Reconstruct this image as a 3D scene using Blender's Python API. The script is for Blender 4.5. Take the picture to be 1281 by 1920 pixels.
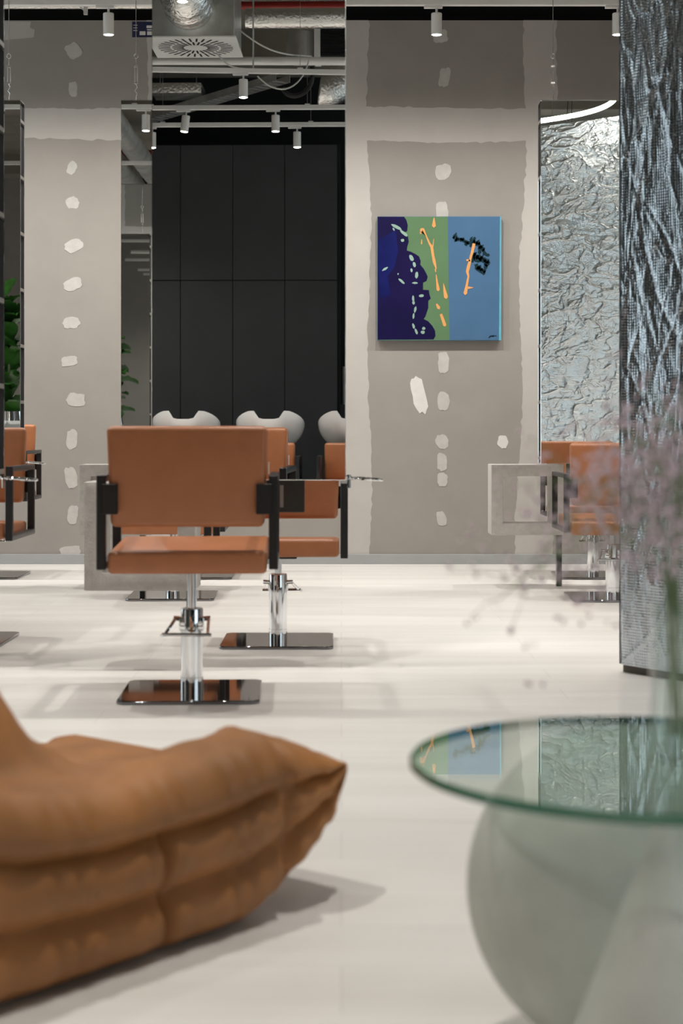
import bpy, bmesh, math, random
import numpy as np
from mathutils import Vector, Matrix

for o in list(bpy.data.objects):
    bpy.data.objects.remove(o)
SC = bpy.context.scene
COL = SC.collection
PI = math.pi

# ------------------------------------------------------------------ camera
F = 3000.0; HZ = 811.0; CX = 640.5; ZC = 0.88
cam = bpy.data.cameras.new('camera')
cam_o = bpy.data.objects.new('camera', cam); COL.objects.link(cam_o)
cam_o.location = (0, 0, ZC); cam_o.rotation_euler = (PI / 2, 0, 0)
cam.sensor_fit = 'VERTICAL'; cam.sensor_height = 36.0; cam.sensor_width = 24.0
cam.lens = F / 1920 * 36
cam.shift_y = -(960 - HZ) / 1920
cam.clip_start = 0.05
cam.dof.use_dof = True; cam.dof.focus_distance = 9.6; cam.dof.aperture_fstop = 3.6
SC.camera = cam_o
SC.view_settings.view_transform = 'Standard'
SC.view_settings.look = 'None'
SC.view_settings.gamma = 1.0
SC.view_settings.use_curve_mapping = False
SC.view_settings.exposure = 0.70

# ------------------------------------------------------------------ world and daylight
w = bpy.data.worlds.new('world'); SC.world = w; w.use_nodes = True
w.node_tree.nodes['Background'].inputs['Color'].default_value = (0.75, 0.87, 1.0, 1)
w.node_tree.nodes['Background'].inputs['Strength'].default_value = 0.2

def area(name, loc, rot, sx, sy, power, col):
    l = bpy.data.lights.new(name, 'AREA'); l.shape = 'RECTANGLE'; l.size = sx; l.size_y = sy
    l.energy = power; l.color = col
    o = bpy.data.objects.new(name, l); COL.objects.link(o); o.location = loc; o.rotation_euler = rot
    return o
# daylight entering by the shop windows of the right wall, beside and behind the camera
area('daylight', (5.5, -.6, 1.9), (0, PI / 2, 0), 3.0, 6.0, 65, (0.88, 0.94, 1.0))
# and by the window of the left wall near the board wall
area('daylight_left', (-5.45, 8.85, 1.9), (0, -PI / 2, 0), 3.0, 2.6, 34, (0.88, 0.955, 1.0))
SPOT_W = 74.0

# ------------------------------------------------------------------ helpers
def nlink(nt, a, b): nt.links.new(a, b)

def mat(name, col, rough=0.5, metal=0.0, noise=0.0, nscale=8.0, bump=0.0, bscale=40.0, stretch=(1, 1, 1), spec=0.5, coat=0.0, sheen=0.0):
    m = bpy.data.materials.new(name); m.use_nodes = True
    nt = m.node_tree; b = nt.nodes['Principled BSDF']
    b.inputs['Base Color'].default_value = (*col, 1)
    b.inputs['Roughness'].default_value = rough
    b.inputs['Metallic'].default_value = metal
    b.inputs['Specular IOR Level'].default_value = spec
    b.inputs['Coat Weight'].default_value = coat
    b.inputs['Sheen Weight'].default_value = sheen
    tc = nt.nodes.new('ShaderNodeTexCoord'); mp = nt.nodes.new('ShaderNodeMapping')
    mp.inputs['Scale'].default_value = stretch
    nlink(nt, tc.outputs['Object'], mp.inputs['Vector'])
    if noise > 0:
        n = nt.nodes.new('ShaderNodeTexNoise'); n.inputs['Scale'].default_value = nscale; n.inputs['Detail'].default_value = 5
        nlink(nt, mp.outputs['Vector'], n.inputs['Vector'])
        r = nt.nodes.new('ShaderNodeMapRange'); r.inputs[1].default_value = 0.3; r.inputs[2].default_value = 0.7
        r.inputs[3].default_value = 1 - noise; r.inputs[4].default_value = 1 + noise
        nlink(nt, n.outputs['Fac'], r.inputs[0])
        mx = nt.nodes.new('ShaderNodeVectorMath'); mx.operation = 'SCALE'
        mx.inputs[0].default_value = col
        nlink(nt, r.outputs[0], mx.inputs['Scale'])
        nlink(nt, mx.outputs['Vector'], b.inputs['Base Color'])
    if bump > 0:
        n2 = nt.nodes.new('ShaderNodeTexNoise'); n2.inputs['Scale'].default_value = bscale; n2.inputs['Detail'].default_value = 4
        nlink(nt, mp.outputs['Vector'], n2.inputs['Vector'])
        bp = nt.nodes.new('ShaderNodeBump'); bp.inputs['Strength'].default_value = bump; bp.inputs['Distance'].default_value = 0.01
        nlink(nt, n2.outputs['Fac'], bp.inputs['Height']); nlink(nt, bp.outputs['Normal'], b.inputs['Normal'])
    return m

def emit_mat(name, col, strength):
    m = bpy.data.materials.new(name); m.use_nodes = True; nt = m.node_tree
    b = nt.nodes['Principled BSDF']; b.inputs['Base Color'].default_value = (0.8, 0.8, 0.8, 1)
    b.inputs['Emission Color'].default_value = (*col, 1); b.inputs['Emission Strength'].default_value = strength
    return m

def thin_glass(name, tint, refl=1.0, ior=1.5):
    m = bpy.data.materials.new(name); m.use_nodes = True; nt = m.node_tree
    out = nt.nodes['Material Output']; nt.nodes.remove(nt.nodes['Principled BSDF'])
    t = nt.nodes.new('ShaderNodeBsdfTransparent'); t.inputs['Color'].default_value = (*tint, 1)
    g = nt.nodes.new('ShaderNodeBsdfGlossy'); g.inputs['Roughness'].default_value = 0.0; g.inputs['Color'].default_value = (refl, refl, refl, 1)
    fr = nt.nodes.new('ShaderNodeFresnel')
    ge = nt.nodes.new('ShaderNodeNewGeometry'); mr = nt.nodes.new('ShaderNodeMapRange')   # same index on both faces of the sheet
    mr.inputs[3].default_value = ior; mr.inputs[4].default_value = 1 / ior
    nlink(nt, ge.outputs['Backfacing'], mr.inputs[0]); nlink(nt, mr.outputs[0], fr.inputs['IOR'])
    mx = nt.nodes.new('ShaderNodeMixShader')
    nlink(nt, fr.outputs[0], mx.inputs[0]); nlink(nt, t.outputs[0], mx.inputs[1]); nlink(nt, g.outputs[0], mx.inputs[2])
    nlink(nt, mx.outputs[0], out.inputs['Surface'])
    return m

class MB:
    def __init__(s): s.v = []; s.f = []
    def add(s, vs, fs):
        n = len(s.v); s.v += [tuple(p) for p in vs]; s.f += [tuple(i + n for i in f) for f in fs]; return s
    def box(s, x0, x1, y0, y1, z0, z1):
        return s.add([(x0, y0, z0), (x1, y0, z0), (x1, y1, z0), (x0, y1, z0), (x0, y0, z1), (x1, y0, z1), (x1, y1, z1), (x0, y1, z1)],
                     [(0, 3, 2, 1), (4, 5, 6, 7), (0, 1, 5, 4), (1, 2, 6, 5), (2, 3, 7, 6), (3, 0, 4, 7)])
    def tube(s, pts, r, n=10, closed=False, caps=True):
        pts = [Vector(p) for p in pts]; k = len(pts)
        rs = r if isinstance(r, (list, tuple)) else [r] * k
        up = None; rings = []
        for i, p in enumerate(pts):
            a = pts[(i - 1) % k] if (closed or i > 0) else p
            b = pts[(i + 1) % k] if (closed or i < k - 1) else p
            t = (b - a).normalized()
            if up is None:
                up = Vector((0, 0, 1)) if abs(t.z) < 0.9 else Vector((0, 1, 0))
            up = (up - t * up.dot(t)).normalized(); sd = t.cross(up)
            rings.append([p + (up * math.cos(2 * PI * j / n) + sd * math.sin(2 * PI * j / n)) * rs[i] for j in range(n)])
        vs = [q for g in rings for q in g]; fs = []
        m = k if closed else k - 1
        for i in range(m):
            i2 = (i + 1) % k
            for j in range(n):
                j2 = (j + 1) % n
                fs.append((i * n + j, i * n + j2, i2 * n + j2, i2 * n + j))
        if caps and not closed:
            fs.append(tuple(range(n))[::-1]); fs.append(tuple((k - 1) * n + j for j in range(n)))
        return s.add(vs, fs)
    def lathe(s, prof, n=32, c=(0, 0, 0)):
        vs = []; fs = []; k = len(prof)
        for r, z in prof:
            for j in range(n):
                a = 2 * PI * j / n; vs.append((c[0] + r * math.cos(a), c[1] + r * math.sin(a), c[2] + z))
        for i in range(k - 1):
            for j in range(n):
                j2 = (j + 1) % n
                fs.append((i * n + j, i * n + j2, (i + 1) * n + j2, (i + 1) * n + j))
        if prof[0][0] > 1e-5: fs.append(tuple(range(n))[::-1])
        if prof[-1][0] > 1e-5: fs.append(tuple((k - 1) * n + j for j in range(n)))
        return s.add(vs, fs)
    def prism(s, poly, fn, d0, d1):
        # poly in 2D, fn(a, b, d) -> 3D
        n = len(poly)
        vs = [fn(a, b, d0) for a, b in poly] + [fn(a, b, d1) for a, b in poly]
        fs = [tuple(range(n)), tuple(range(n, 2 * n))[::-1]]
        for i in range(n):
            j = (i + 1) % n; fs.append((i, i + n, j + n, j))
        return s.add(vs, fs)
    def build(s, name, m, parent=None, smooth=False, bevel=0.0, seg=3, angle=35, loc=None, rot=None, clean=True):
        me = bpy.data.meshes.new(name); me.from_pydata(s.v, [], s.f)
        if clean or bevel:
            bm = bmesh.new(); bm.from_mesh(me)
            bmesh.ops.remove_doubles(bm, verts=bm.verts, dist=1e-6)
            if bevel:
                bmesh.ops.bevel(bm, geom=list(bm.edges), offset=bevel, segments=seg, affect='EDGES', profile=0.5)
            bmesh.ops.recalc_face_normals(bm, faces=bm.faces)
            bm.to_mesh(me); bm.free()
        if smooth or bevel:
            for p in me.polygons: p.use_smooth = True
            try: me.set_sharp_from_angle(angle=math.radians(angle))
            except Exception: pass
        ms = m if isinstance(m, (list, tuple)) else [m]
        for q in ms: me.materials.append(q)
        o = bpy.data.objects.new(name, me); COL.objects.link(o)
        if parent is not None: o.parent = parent
        if loc is not None: o.location = loc
        if rot is not None: o.rotation_euler = rot
        return o

def tag(o, label=None, cat=None, group=None, kind=None):
    if label: o['label'] = label
    if cat: o['category'] = cat
    if group: o['group'] = group
    if kind: o['kind'] = kind
    return o

def empty(name, loc, label, cat, group=None, rz=0.0):
    o = bpy.data.objects.new(name, None); COL.objects.link(o); o.location = loc; o.rotation_euler = (0, 0, rz)
    o.empty_display_size = 0.1
    return tag(o, label, cat, group)

def copy_tree(o, parent=None):
    c = o.copy(); COL.objects.link(c); c.parent = parent
    for ch in [q for q in bpy.data.objects if q.parent == o]:
        copy_tree(ch, c)
    return c

def struct(o): o['kind'] = 'structure'; return o
def bez(p0, p1, p2, p3, n=12):
    p0, p1, p2, p3 = map(Vector, (p0, p1, p2, p3)); out = []
    for i in range(n + 1):
        t = i / n; u = 1 - t
        out.append(p0 * u ** 3 + p1 * 3 * u * u * t + p2 * 3 * u * t * t + p3 * t ** 3)
    return out
def lerp_tab(tab, x):
    if x <= tab[0][0]: return tab[0][1]
    for (a, b), (c, d) in zip(tab, tab[1:]):
        if x <= c:
            t = (x - a) / (c - a); t = t * t * (3 - 2 * t) * 0.5 + t * 0.5
            return b + (d - b) * t
    return tab[-1][1]

# ------------------------------------------------------------------ materials
LEATHER = mat('tan_leather', (0.41, 0.150, 0.060), 0.42, noise=0.06, nscale=14, bump=0.12, bscale=220)
BLACK = mat('black_steel', (0.012, 0.012, 0.013), 0.35, noise=0.1)
DARKP = mat('dark_brown_panel', (0.03, 0.026, 0.022), 0.45, noise=0.15)
CHROME = mat('chrome', (0.83, 0.84, 0.86), 0.06, 1.0, noise=0.03)
PLATE = mat('polished_black_steel', (0.24, 0.24, 0.25), 0.05, 1.0, noise=0.03)
MIRROR = mat('mirror_glass', (0.90, 0.915, 0.91), 0.0, 1.0, noise=0.004)
GREYMET = mat('grey_metal', (0.33, 0.32, 0.31), 0.4, 0.8, noise=0.06)
GALV = mat('galvanised_steel', (0.60, 0.62, 0.61), 0.36, 0.85, noise=0.2, nscale=5)
WHITE = mat('white_enamel', (0.82, 0.82, 0.80), 0.4, noise=0.02)
CERAMIC = mat('white_ceramic', (0.85, 0.85, 0.84), 0.12, noise=0.01, coat=0.5)
CONCRETE = mat('grey_concrete_frame', (0.56, 0.535, 0.505), 0.85, noise=0.08, nscale=30, bump=0.3, bscale=120)
TABLECON = mat('pale_grey_concrete', (0.56, 0.575, 0.53), 0.7, noise=0.16, nscale=7, bump=0.15, bscale=40)
DARKPANEL = mat('charcoal_panel', (0.040, 0.044, 0.046), 0.5, noise=0.08, nscale=3)
VOID = mat('matt_black_paint', (0.006, 0.006, 0.007), 0.9, noise=0.1)
CEILM = mat('raw_concrete_ceiling', (0.20, 0.185, 0.155), 0.9, noise=0.25, nscale=2, bump=0.2)
TAPE = mat('joint_compound', (0.50, 0.475, 0.45), 0.9, noise=0.03, nscale=6)
PATCH = mat('filler_patch', (0.52, 0.50, 0.475), 0.9, noise=0.06, nscale=25)
PATCHW = mat('white_filler', (0.72, 0.70, 0.68), 0.85, noise=0.04, nscale=25)
BOARD = mat('gypsum_board', (0.325, 0.302, 0.278), 0.93, noise=0.035, nscale=5, bump=0.06, bscale=260)
SKIRT = mat('grey_skirting', (0.37, 0.38, 0.385), 0.5, noise=0.03)
RED = mat('red_pipe', (0.35, 0.02, 0.015), 0.45, noise=0.05)
LEAF = mat('green_leaf', (0.035, 0.12, 0.02), 0.35, noise=0.3, nscale=10)
LEGM = mat('gloss_black_leg', (0.02, 0.02, 0.018), 0.12, noise=0.1)
STEEL = mat('bright_steel', (0.75, 0.75, 0.75), 0.22, 0.75, noise=0.05)
STEM = mat('green_stem', (0.22, 0.30, 0.16), 0.6, noise=0.1)
FLOWER = mat('mauve_blossom', (0.74, 0.60, 0.67), 0.8, noise=0.2, nscale=60)
CABLE = mat('white_cable', (0.6, 0.6, 0.57), 0.5, noise=0.02)
GLASS = thin_glass('table_glass', (0.88, 0.95, 0.92))
VGLASS = thin_glass('vase_glass', (0.95, 0.975, 0.965), 1.0, 1.6)
EDGE = mat('green_glass_edge', (0.02, 0.13, 0.07), 0.08, noise=0.1, coat=0.5)
LENS = emit_mat('lamp_lens', (1.0, 0.93, 0.82), 14.0)
NEON = emit_mat('neon_tube', (1.0, 0.95, 0.85), 10.0)

def floor_mat():
    m = bpy.data.materials.new('pale_wood_floor'); m.use_nodes = True; nt = m.node_tree; b = nt.nodes['Principled BSDF']
    tc = nt.nodes.new('ShaderNodeTexCoord')
    mp = nt.nodes.new('ShaderNodeMapping'); mp.inputs['Scale'].default_value = (0.6, 5, 1)
    nlink(nt, tc.outputs['Object'], mp.inputs['Vector'])
    n = nt.nodes.new('ShaderNodeTexNoise'); n.inputs['Scale'].default_value = 1.3; n.inputs['Detail'].default_value = 7; n.inputs['Distortion'].default_value = 0.5
    nlink(nt, mp.outputs['Vector'], n.inputs['Vector'])
    br = nt.nodes.new('ShaderNodeTexBrick'); br.inputs['Scale'].default_value = 1.0
    br.inputs['Brick Width'].default_value = 1.5; br.inputs['Row Height'].default_value = 0.22; br.inputs['Mortar Size'].default_value = 0.0012
    br.inputs['Color1'].default_value = (0.97, 0.97, 0.97, 1); br.inputs['Color2'].default_value = (1.02, 1.02, 1.02, 1); br.inputs['Mortar'].default_value = (0.8, 0.8, 0.8, 1)
    nlink(nt, tc.outputs['Object'], br.inputs['Vector'])
    cr = nt.nodes.new('ShaderNodeValToRGB')
    cr.color_ramp.elements[0].position = 0.28; cr.color_ramp.elements[0].color = (0.655, 0.635, 0.605, 1)
    cr.color_ramp.elements[1].position = 0.66; cr.color_ramp.elements[1].color = (0.74, 0.725, 0.70, 1)
    nlink(nt, n.outputs['Fac'], cr.inputs['Fac'])
    mx = nt.nodes.new('ShaderNodeMixRGB'); mx.blend_type = 'MULTIPLY'; mx.inputs['Fac'].default_value = 1
    nlink(nt, cr.outputs['Color'], mx.inputs['Color1']); nlink(nt, br.outputs['Color'], mx.inputs['Color2'])
    nlink(nt, mx.outputs['Color'], b.inputs['Base Color'])
    b.inputs['Roughness'].default_value = 0.42
    b.inputs['Specular IOR Level'].default_value = 0.4
    bp = nt.nodes.new('ShaderNodeBump'); bp.inputs['Strength'].default_value = 0.05
    nlink(nt, n.outputs['Fac'], bp.inputs['Height']); nlink(nt, bp.outputs['Normal'], b.inputs['Normal'])
    return m
FLOOR = floor_mat()

def foil_mat(name, col, rough, grid, stretch=(1, 1, 1), tilt=0.0, ks=.6):
    m = bpy.data.materials.new(name); m.use_nodes = True; nt = m.node_tree; b = nt.nodes['Principled BSDF']
    b.inputs['Base Color'].default_value = (*col, 1); b.inputs['Metallic'].default_value = 1.0; b.inputs['Roughness'].default_value = rough
    tc = nt.nodes.new('ShaderNodeTexCoord')
    hs = []
    for ax in (0, 2):
        wv = nt.nodes.new('ShaderNodeTexWave'); wv.wave_type = 'BANDS'; wv.bands_direction = 'X' if ax == 0 else 'Z'
        wv.inputs['Scale'].default_value = grid; wv.inputs['Distortion'].default_value = 0.6; wv.inputs['Detail Scale'].default_value = 0.4
        nlink(nt, tc.outputs['Object'], wv.inputs['Vector']); hs.append(wv)
    ad = nt.nodes.new('ShaderNodeMath'); ad.operation = 'MAXIMUM'
    nlink(nt, hs[0].outputs['Fac'], ad.inputs[0]); nlink(nt, hs[1].outputs['Fac'], ad.inputs[1])
    mp = nt.nodes.new('ShaderNodeMapping'); mp.inputs['Scale'].default_value = stretch; mp.inputs['Rotation'].default_value = (0, tilt, 0)
    nlink(nt, tc.outputs['Object'], mp.inputs['Vector'])
    prev = nt.nodes.new('ShaderNodeBump'); prev.inputs['Strength'].default_value = 0.35; prev.inputs['Distance'].default_value = 0.002
    nlink(nt, ad.outputs[0], prev.inputs['Height'])
    for sc_, dist, strg, seed in ((3.5, 0.012, ks, 0.0), (8.0, 0.006, ks, 3.7), (19.0, 0.0025, ks * .8, 9.1)):
        # sharp folded ridges
        ofs = nt.nodes.new('ShaderNodeVectorMath'); ofs.inputs[1].default_value = (seed, seed, seed); nlink(nt, mp.outputs['Vector'], ofs.inputs[0])
        n = nt.nodes.new('ShaderNodeTexNoise'); n.inputs['Scale'].default_value = sc_; n.inputs['Detail'].default_value = 2.0; n.inputs['Distortion'].default_value = 0.5
        nlink(nt, ofs.outputs[0], n.inputs['Vector'])
        a1 = nt.nodes.new('ShaderNodeMath'); a1.operation = 'SUBTRACT'; a1.inputs[1].default_value = 0.5; nlink(nt, n.outputs['Fac'], a1.inputs[0])
        a2 = nt.nodes.new('ShaderNodeMath'); a2.operation = 'ABSOLUTE'; nlink(nt, a1.outputs[0], a2.inputs[0])
        a3 = nt.nodes.new('ShaderNodeMath'); a3.operation = 'MULTIPLY'; a3.inputs[1].default_value = -24.0; nlink(nt, a2.outputs[0], a3.inputs[0])
        a4 = nt.nodes.new('ShaderNodeMath'); a4.operation = 'EXPONENT'; nlink(nt, a3.outputs[0], a4.inputs[0])
        bp = nt.nodes.new('ShaderNodeBump'); bp.inputs['Strength'].default_value = strg; bp.inputs['Distance'].default_value = dist
        nlink(nt, a4.outputs[0], bp.inputs['Height']); nlink(nt, prev.outputs['Normal'], bp.inputs['Normal']); prev = bp
    nlink(nt, prev.outputs['Normal'], b.inputs['Normal'])
    return m
FOIL = foil_mat('aluminium_foil', (0.76, 0.80, 0.82), 0.30, 30, (.7, 1, 1.2), .6, .75)
FOIL_SHADED = foil_mat('aluminium_foil_creased_shaded', (0.52, 0.56, 0.60), 0.20, 30, (1.3, 1, .33), .18, .42)  # same foil, shade of the front face put into a darker colour
FLEX = mat('crinkled_foil_duct', (0.88, 0.88, 0.86), 0.26, 1.0, noise=0.05, bump=0.9, bscale=45)

# ------------------------------------------------------------------ room shell
XL, XR, YB, YF, ZT = -5.0, 5.0, -4.2, 10.714, 4.45
WT = 3.64
struct(MB().box(XL - .4, XR + .4, YB - .6, YF + .5, -0.1, 0).build('floor', FLOOR))
struct(MB().box(XL - .4, XR + .4, YB - .6, YF + .5, ZT, ZT + .1).build('ceiling', CEILM))
wall_back = struct(MB().box(XL, XR, YF, YF + .1, 0, WT).build('wall_back', BOARD))
struct(MB().box(XL, XR, YF + .3, YF + .4, 0, ZT).build('wall_behind', VOID))
struct(MB().box(XL, XR, YF - .012, YF, 0, .066).build('baseboard_back', SKIRT, bevel=0.002, seg=1))
wall_rear = struct(MB().box(XL, XR, YB - .1, YB, 0, ZT).build('wall_rear', VOID))
struct(MB().box(XL - .1, XL, YB, 7.2, 0, ZT).build('wall_left', DARKPANEL))
struct(MB().box(XL - .1, XL, 7.2, 7.5, 0, ZT).box(XL - .1, XL, 10.2, YF + .4, 0, ZT).box(XL - .1, XL, 7.5, 10.2, 0, .35).box(XL - .1, XL, 7.5, 10.2, 3.4, ZT).build('wall_left_far', BOARD))
fr = MB()
for (y0, y1, z0, z1) in ((7.5, 7.56, .35, 3.4), (10.14, 10.2, .35, 3.4), (7.56, 10.14, .35, .41), (7.56, 10.14, 3.34, 3.4), (8.82, 8.88, .41, 3.34)):
    fr.box(XL - .08, XL - .02, y0, y1, z0, z1)
wn = struct(fr.build('window_4', BLACK))
for y0, y1 in ((7.56, 8.82), (8.88, 10.14)): MB().box(XL - .055, XL - .049, y0, y1, .41, 3.34).build('pane', VGLASS, wn)
struct(MB().box(XL, -2.9, -3.5, -3.4, 0, ZT).build('wall_rear_left', BOARD))
# right wall with a row of shop windows beside and behind the camera
wl = MB().box(XR, XR + .1, YB, 3.0, 0, 0.35).box(XR, XR + .1, YB, 3.0, 3.4, ZT).box(XR, XR + .1, 3.0, YF + .4, 0, ZT)
for y0, y1 in ((YB, -3.6), (-1.6, -1.4), (.6, .8), (2.8, 3.0)): wl.box(XR, XR + .1, y0, y1, .35, 3.4)
struct(wl.build('wall_right', BOARD))
for i, (a, b_) in enumerate(((-3.6, -1.6), (-1.4, .6), (.8, 2.8))):
    fr = MB()
    for (y0, y1, z0, z1) in ((a, a + .06, .35, 3.4), (b_ - .06, b_, .35, 3.4), (a + .06, b_ - .06, .35, .41), (a + .06, b_ - .06, 3.34, 3.4)):
        fr.box(XR + .02, XR + .08, y0, y1, z0, z1)
    wn = struct(fr.build('window_%d' % (i + 1), BLACK))
    MB().box(XR + .049, XR + .055, a + .06, b_ - .06, .41, 3.34).build('pane', VGLASS, wn)

# joint compound bands and filler patches on the board wall
rnd = random.Random(5)
def wpx(px, py): return ((px - CX) * YF / F, ZC + (HZ - py) * YF / F)
def wall_poly(pts, name, m, t=0.0012):
    P = [wpx(*p) for p in pts]
    return MB().prism(P, lambda a, b, d: (a, d, b), YF, YF - t).build(name, m, wall_back)
def ragged(x0, y0, x1, y1, amp, step=12, seed=0, amp_big=5):
    r = random.Random(seed); n = max(2, int(math.hypot(x1 - x0, y1 - y0) / step)); out = []
    L = math.hypot(x1 - x0, y1 - y0); nx, ny = -(y1 - y0) / L, (x1 - x0) / L; ph = r.random() * 6
    for i in range(n + 1):
        t = i / n; d = r.uniform(-amp, amp) + amp_big * math.sin(ph + t * L / 75.0) * (0.5 + 0.5 * r.random())
        out.append((x0 + (x1 - x0) * t + nx * d, y0 + (y1 - y0) * t + ny * d))
    return out
def band(edgeA, edgeB, t=0.0010):
    return wall_poly(edgeA + edgeB[::-1], 'joint_band', TAPE, t)
band(ragged(640, 38, 640, 1045, 0, 14, 1, 0), ragged(691, 38, 694, 1045, 1.6, 9, 2, 5), .0010)
band(ragged(986, 38, 970, 1045, 1.6, 9, 3, 6), ragged(1046, 38, 1040, 1045, 1.6, 9, 4, 4), .0010)
band(ragged(640, 204, 1300, 197, 1.4, 9, 5, 4), ragged(640, 266, 1300, 262, 1.4, 9, 6, 4), .0016)
band(ragged(-260, 206, 300, 200, 1.2, 9, 7, 3), ragged(-260, 266, 300, 258, 1.6, 9, 8, 5), .0016)
band(ragged(275, 38, 277, 1045, 1.6, 9, 9, 4), ragged(330, 38, 330, 1045, 1.6, 9, 10, 4), .0010)
band(ragged(0, 38, -14, 1045, 1.6, 9, 11, 4), ragged(-60, 38, -60, 1045, 1.6, 9, 12, 4), .0010)
wall_poly([(0, 40), (58, 40), (56, 52), (65, 56), (63, 70), (40, 72), (0, 76)], 'plaster_patch', TAPE, .0014)
# paper tape lines in the middle of the vertical joints
for (a, b_) in ((662, 672), (1003, 1012)):
    wall_poly([(a, 38), (b_, 38), (b_, 1041), (a, 1041)], 'joint_tape', TAPE, .0018)
spots_l = [(138, 95, 30, 30, 30), (137, 167, 17, 30, 0), (135, 315, 18, 26, -25), (136, 380, 25, 24, 0), (138, 461, 36, 24, 20), (136, 533, 36, 24, 25),
           (134, 605, 33, 22, 5), (130, 677, 31, 20, 12), (142, 750, 36, 27, 0), (135, 824, 22, 38, -5), (133, 896, 24, 42, 8), (136, 965, 20, 38, -8), (132, 1033, 40, 20, 5)]
spots_r = [(826, 68, 29, 26, 0), (834, 145, 22, 38, -12), (831, 322, 30, 30, 0), (829, 397, 24, 40, 0), (832, 680, 22, 44, 0), (832, 752, 24, 36, 0), (829, 828, 24, 28, 10),
           (829, 866, 20, 34, 0), (830, 899, 20, 26, 0), (828, 972, 19, 28, 15)]
for k, (x, y, a, b_, ang) in enumerate(spots_l + spots_r + [(786, 740, 28, 76, 14), (943, 828, 20, 26, 0)]):
    pts = []; r = random.Random(100 + k); ca, sa = math.cos(math.radians(-ang)), math.sin(math.radians(-ang))
    n = 18
    for i in range(n):
        t = 2 * PI * i / n; q = 3.2
        c, s_ = math.cos(t), math.sin(t); rr = (abs(c) ** q + abs(s_) ** q) ** (-1 / q) * r.uniform(.84, 1.06)
        u, v = c * rr * a / 2, s_ * rr * b_ / 2
        pts.append((x + u * ca - v * sa, y + u * sa + v * ca))
    wall_poly(pts, 'plaster_patch', PATCHW if k >= len(spots_l + spots_r) else PATCH, .0022)
# printed blue board stamp on the top of the wall
NAVYL = mat('navy_print', (0.012, 0.014, 0.06), 0.6, noise=0.1)
x0, z0 = wpx(248, 70); x1, z1 = wpx(294, 41)
st = tag(MB().box(x0, x1, YF - .0035, YF - .0015, z0, z1).build('board_label', NAVYL), 'small navy blue printed sheet with white blocks at the top of the wall', 'label')
for (a, b_, c, d) in ((262, 59, 273, 66), (276, 59, 289, 66), (275, 48, 289, 53), (276, 55, 291, 57), (250, 47, 258, 48), (250, 52, 258, 53), (250, 57, 258, 58)):
    p, q = wpx(a, d); r, s_ = wpx(c, b_)
    MB().box(p, r, YF - .0042, YF - .0032, q, s_).build('print_block', PATCHW, st)

# charcoal panel wall behind the wash basins, facing the mirrors
xs = [-2.74, -2.235, -1.735, -1.232, -.732, -.227]
YP = -3.46
pw = struct(MB().box(-2.9, -.2, YP - .12, YP - .02, 0, 3.66).build('wall_panelled', VOID))
for i in range(len(xs) - 1):
    a, b_ = xs[i] + .003, xs[i + 1] - .003
    MB().box(a, b_, YP - .02, YP, 2.345, 3.64).build('panel', DARKPANEL, pw, bevel=.002, seg=1)
for a, b_ in ((-2.74, -1.735), (-1.735, -1.232), (-1.232, -.732), (-.732, -.227)):
    MB().box(a + .003, b_ - .003, YP - .02, YP, 0.01, 2.337).build('panel', DARKPANEL, pw, bevel=.002, seg=1)

# ------------------------------------------------------------------ foil wrapped block
def foil_face(name, W, H, nu, nv, seed, ncr, vert, amp, parent, loc, rz, fm=None):
    r = np.random.RandomState(seed)
    U, V = np.meshgrid(np.linspace(0, W, nu), np.linspace(0, H, nv), indexing='ij')
    h = np.zeros_like(U)
    for _ in range(ncr):
        cx, cy = r.uniform(0, W), r.uniform(0, H)
        a = (PI / 2 + r.normal(0, .28)) if r.rand() < vert else r.uniform(0, PI)
        L = r.uniform(.08, .45) * (1.6 if vert > .5 else 1); wd = r.uniform(.004, .012); am = amp * r.uniform(.4, 1.3) * r.choice([1, 1, -1])
        bend = r.normal(0, .5)
        du, dv = U - cx, V - cy
        s_ = du * math.cos(a) + dv * math.sin(a); d = -du * math.sin(a) + dv * math.cos(a) + bend * s_ * s_
        h += am * np.exp(-np.abs(d) / wd) * np.clip(1 - (s_ / L) ** 2, 0, 1)
    for _ in range(40):
        cx, cy = r.uniform(0, W), r.uniform(0, H); sg = r.uniform(.05, .22)
        h += amp * r.normal(0, .9) * np.exp(-((U - cx) ** 2 + ((V - cy) * .6) ** 2) / (2 * sg * sg))
    edge = np.minimum(np.minimum(U, W - U) / .03, 1); h = h * np.clip(edge, 0.15, 1)
    vs = np.stack([U, -h - .006 * np.sin(np.clip(edge, 0, 1) * PI / 2), V], -1).reshape(-1, 3)
    idx = np.arange(nu * nv).reshape(nu, nv)
    q = np.stack([idx[:-1, :-1], idx[1:, :-1], idx[1:, 1:], idx[:-1, 1:]], -1).reshape(-1, 4)
    me = bpy.data.meshes.new(name); me.from_pydata(vs.tolist(), [], q.tolist())
    for p in me.polygons: p.use_smooth = True
    me.materials.append(fm or FOIL)
    o = bpy.data.objects.new(name, me); COL.objects.link(o); o.parent = parent; o.location = loc; o.rotation_euler = (0, 0, rz)
    return o
FA = math.radians(-52.7)
fb = empty('foil_block', (1.022, 5.885, 0), 'tall partition wrapped in crinkled silver insulation foil at the right', 'partition', rz=FA)
LA, LB, FH = 1.3, 2.3, 3.18
PLN = mat('brown_plinth', (0.16, 0.14, 0.12), 0.8, noise=0.1)
MB().box(.006, LA - .006, .02, LB - .006, .03, FH - .01).build('core', GREYMET, fb)
MB().box(.008, LA, .012, LB, 0, .034).build('plinth', PLN, fb)
foil_face('foil_sheet', LA, FH - .03, 200, 520, 3, 260, .92, .0065, fb, (0, 0.004, .03), 0, FOIL_SHADED)
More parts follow.
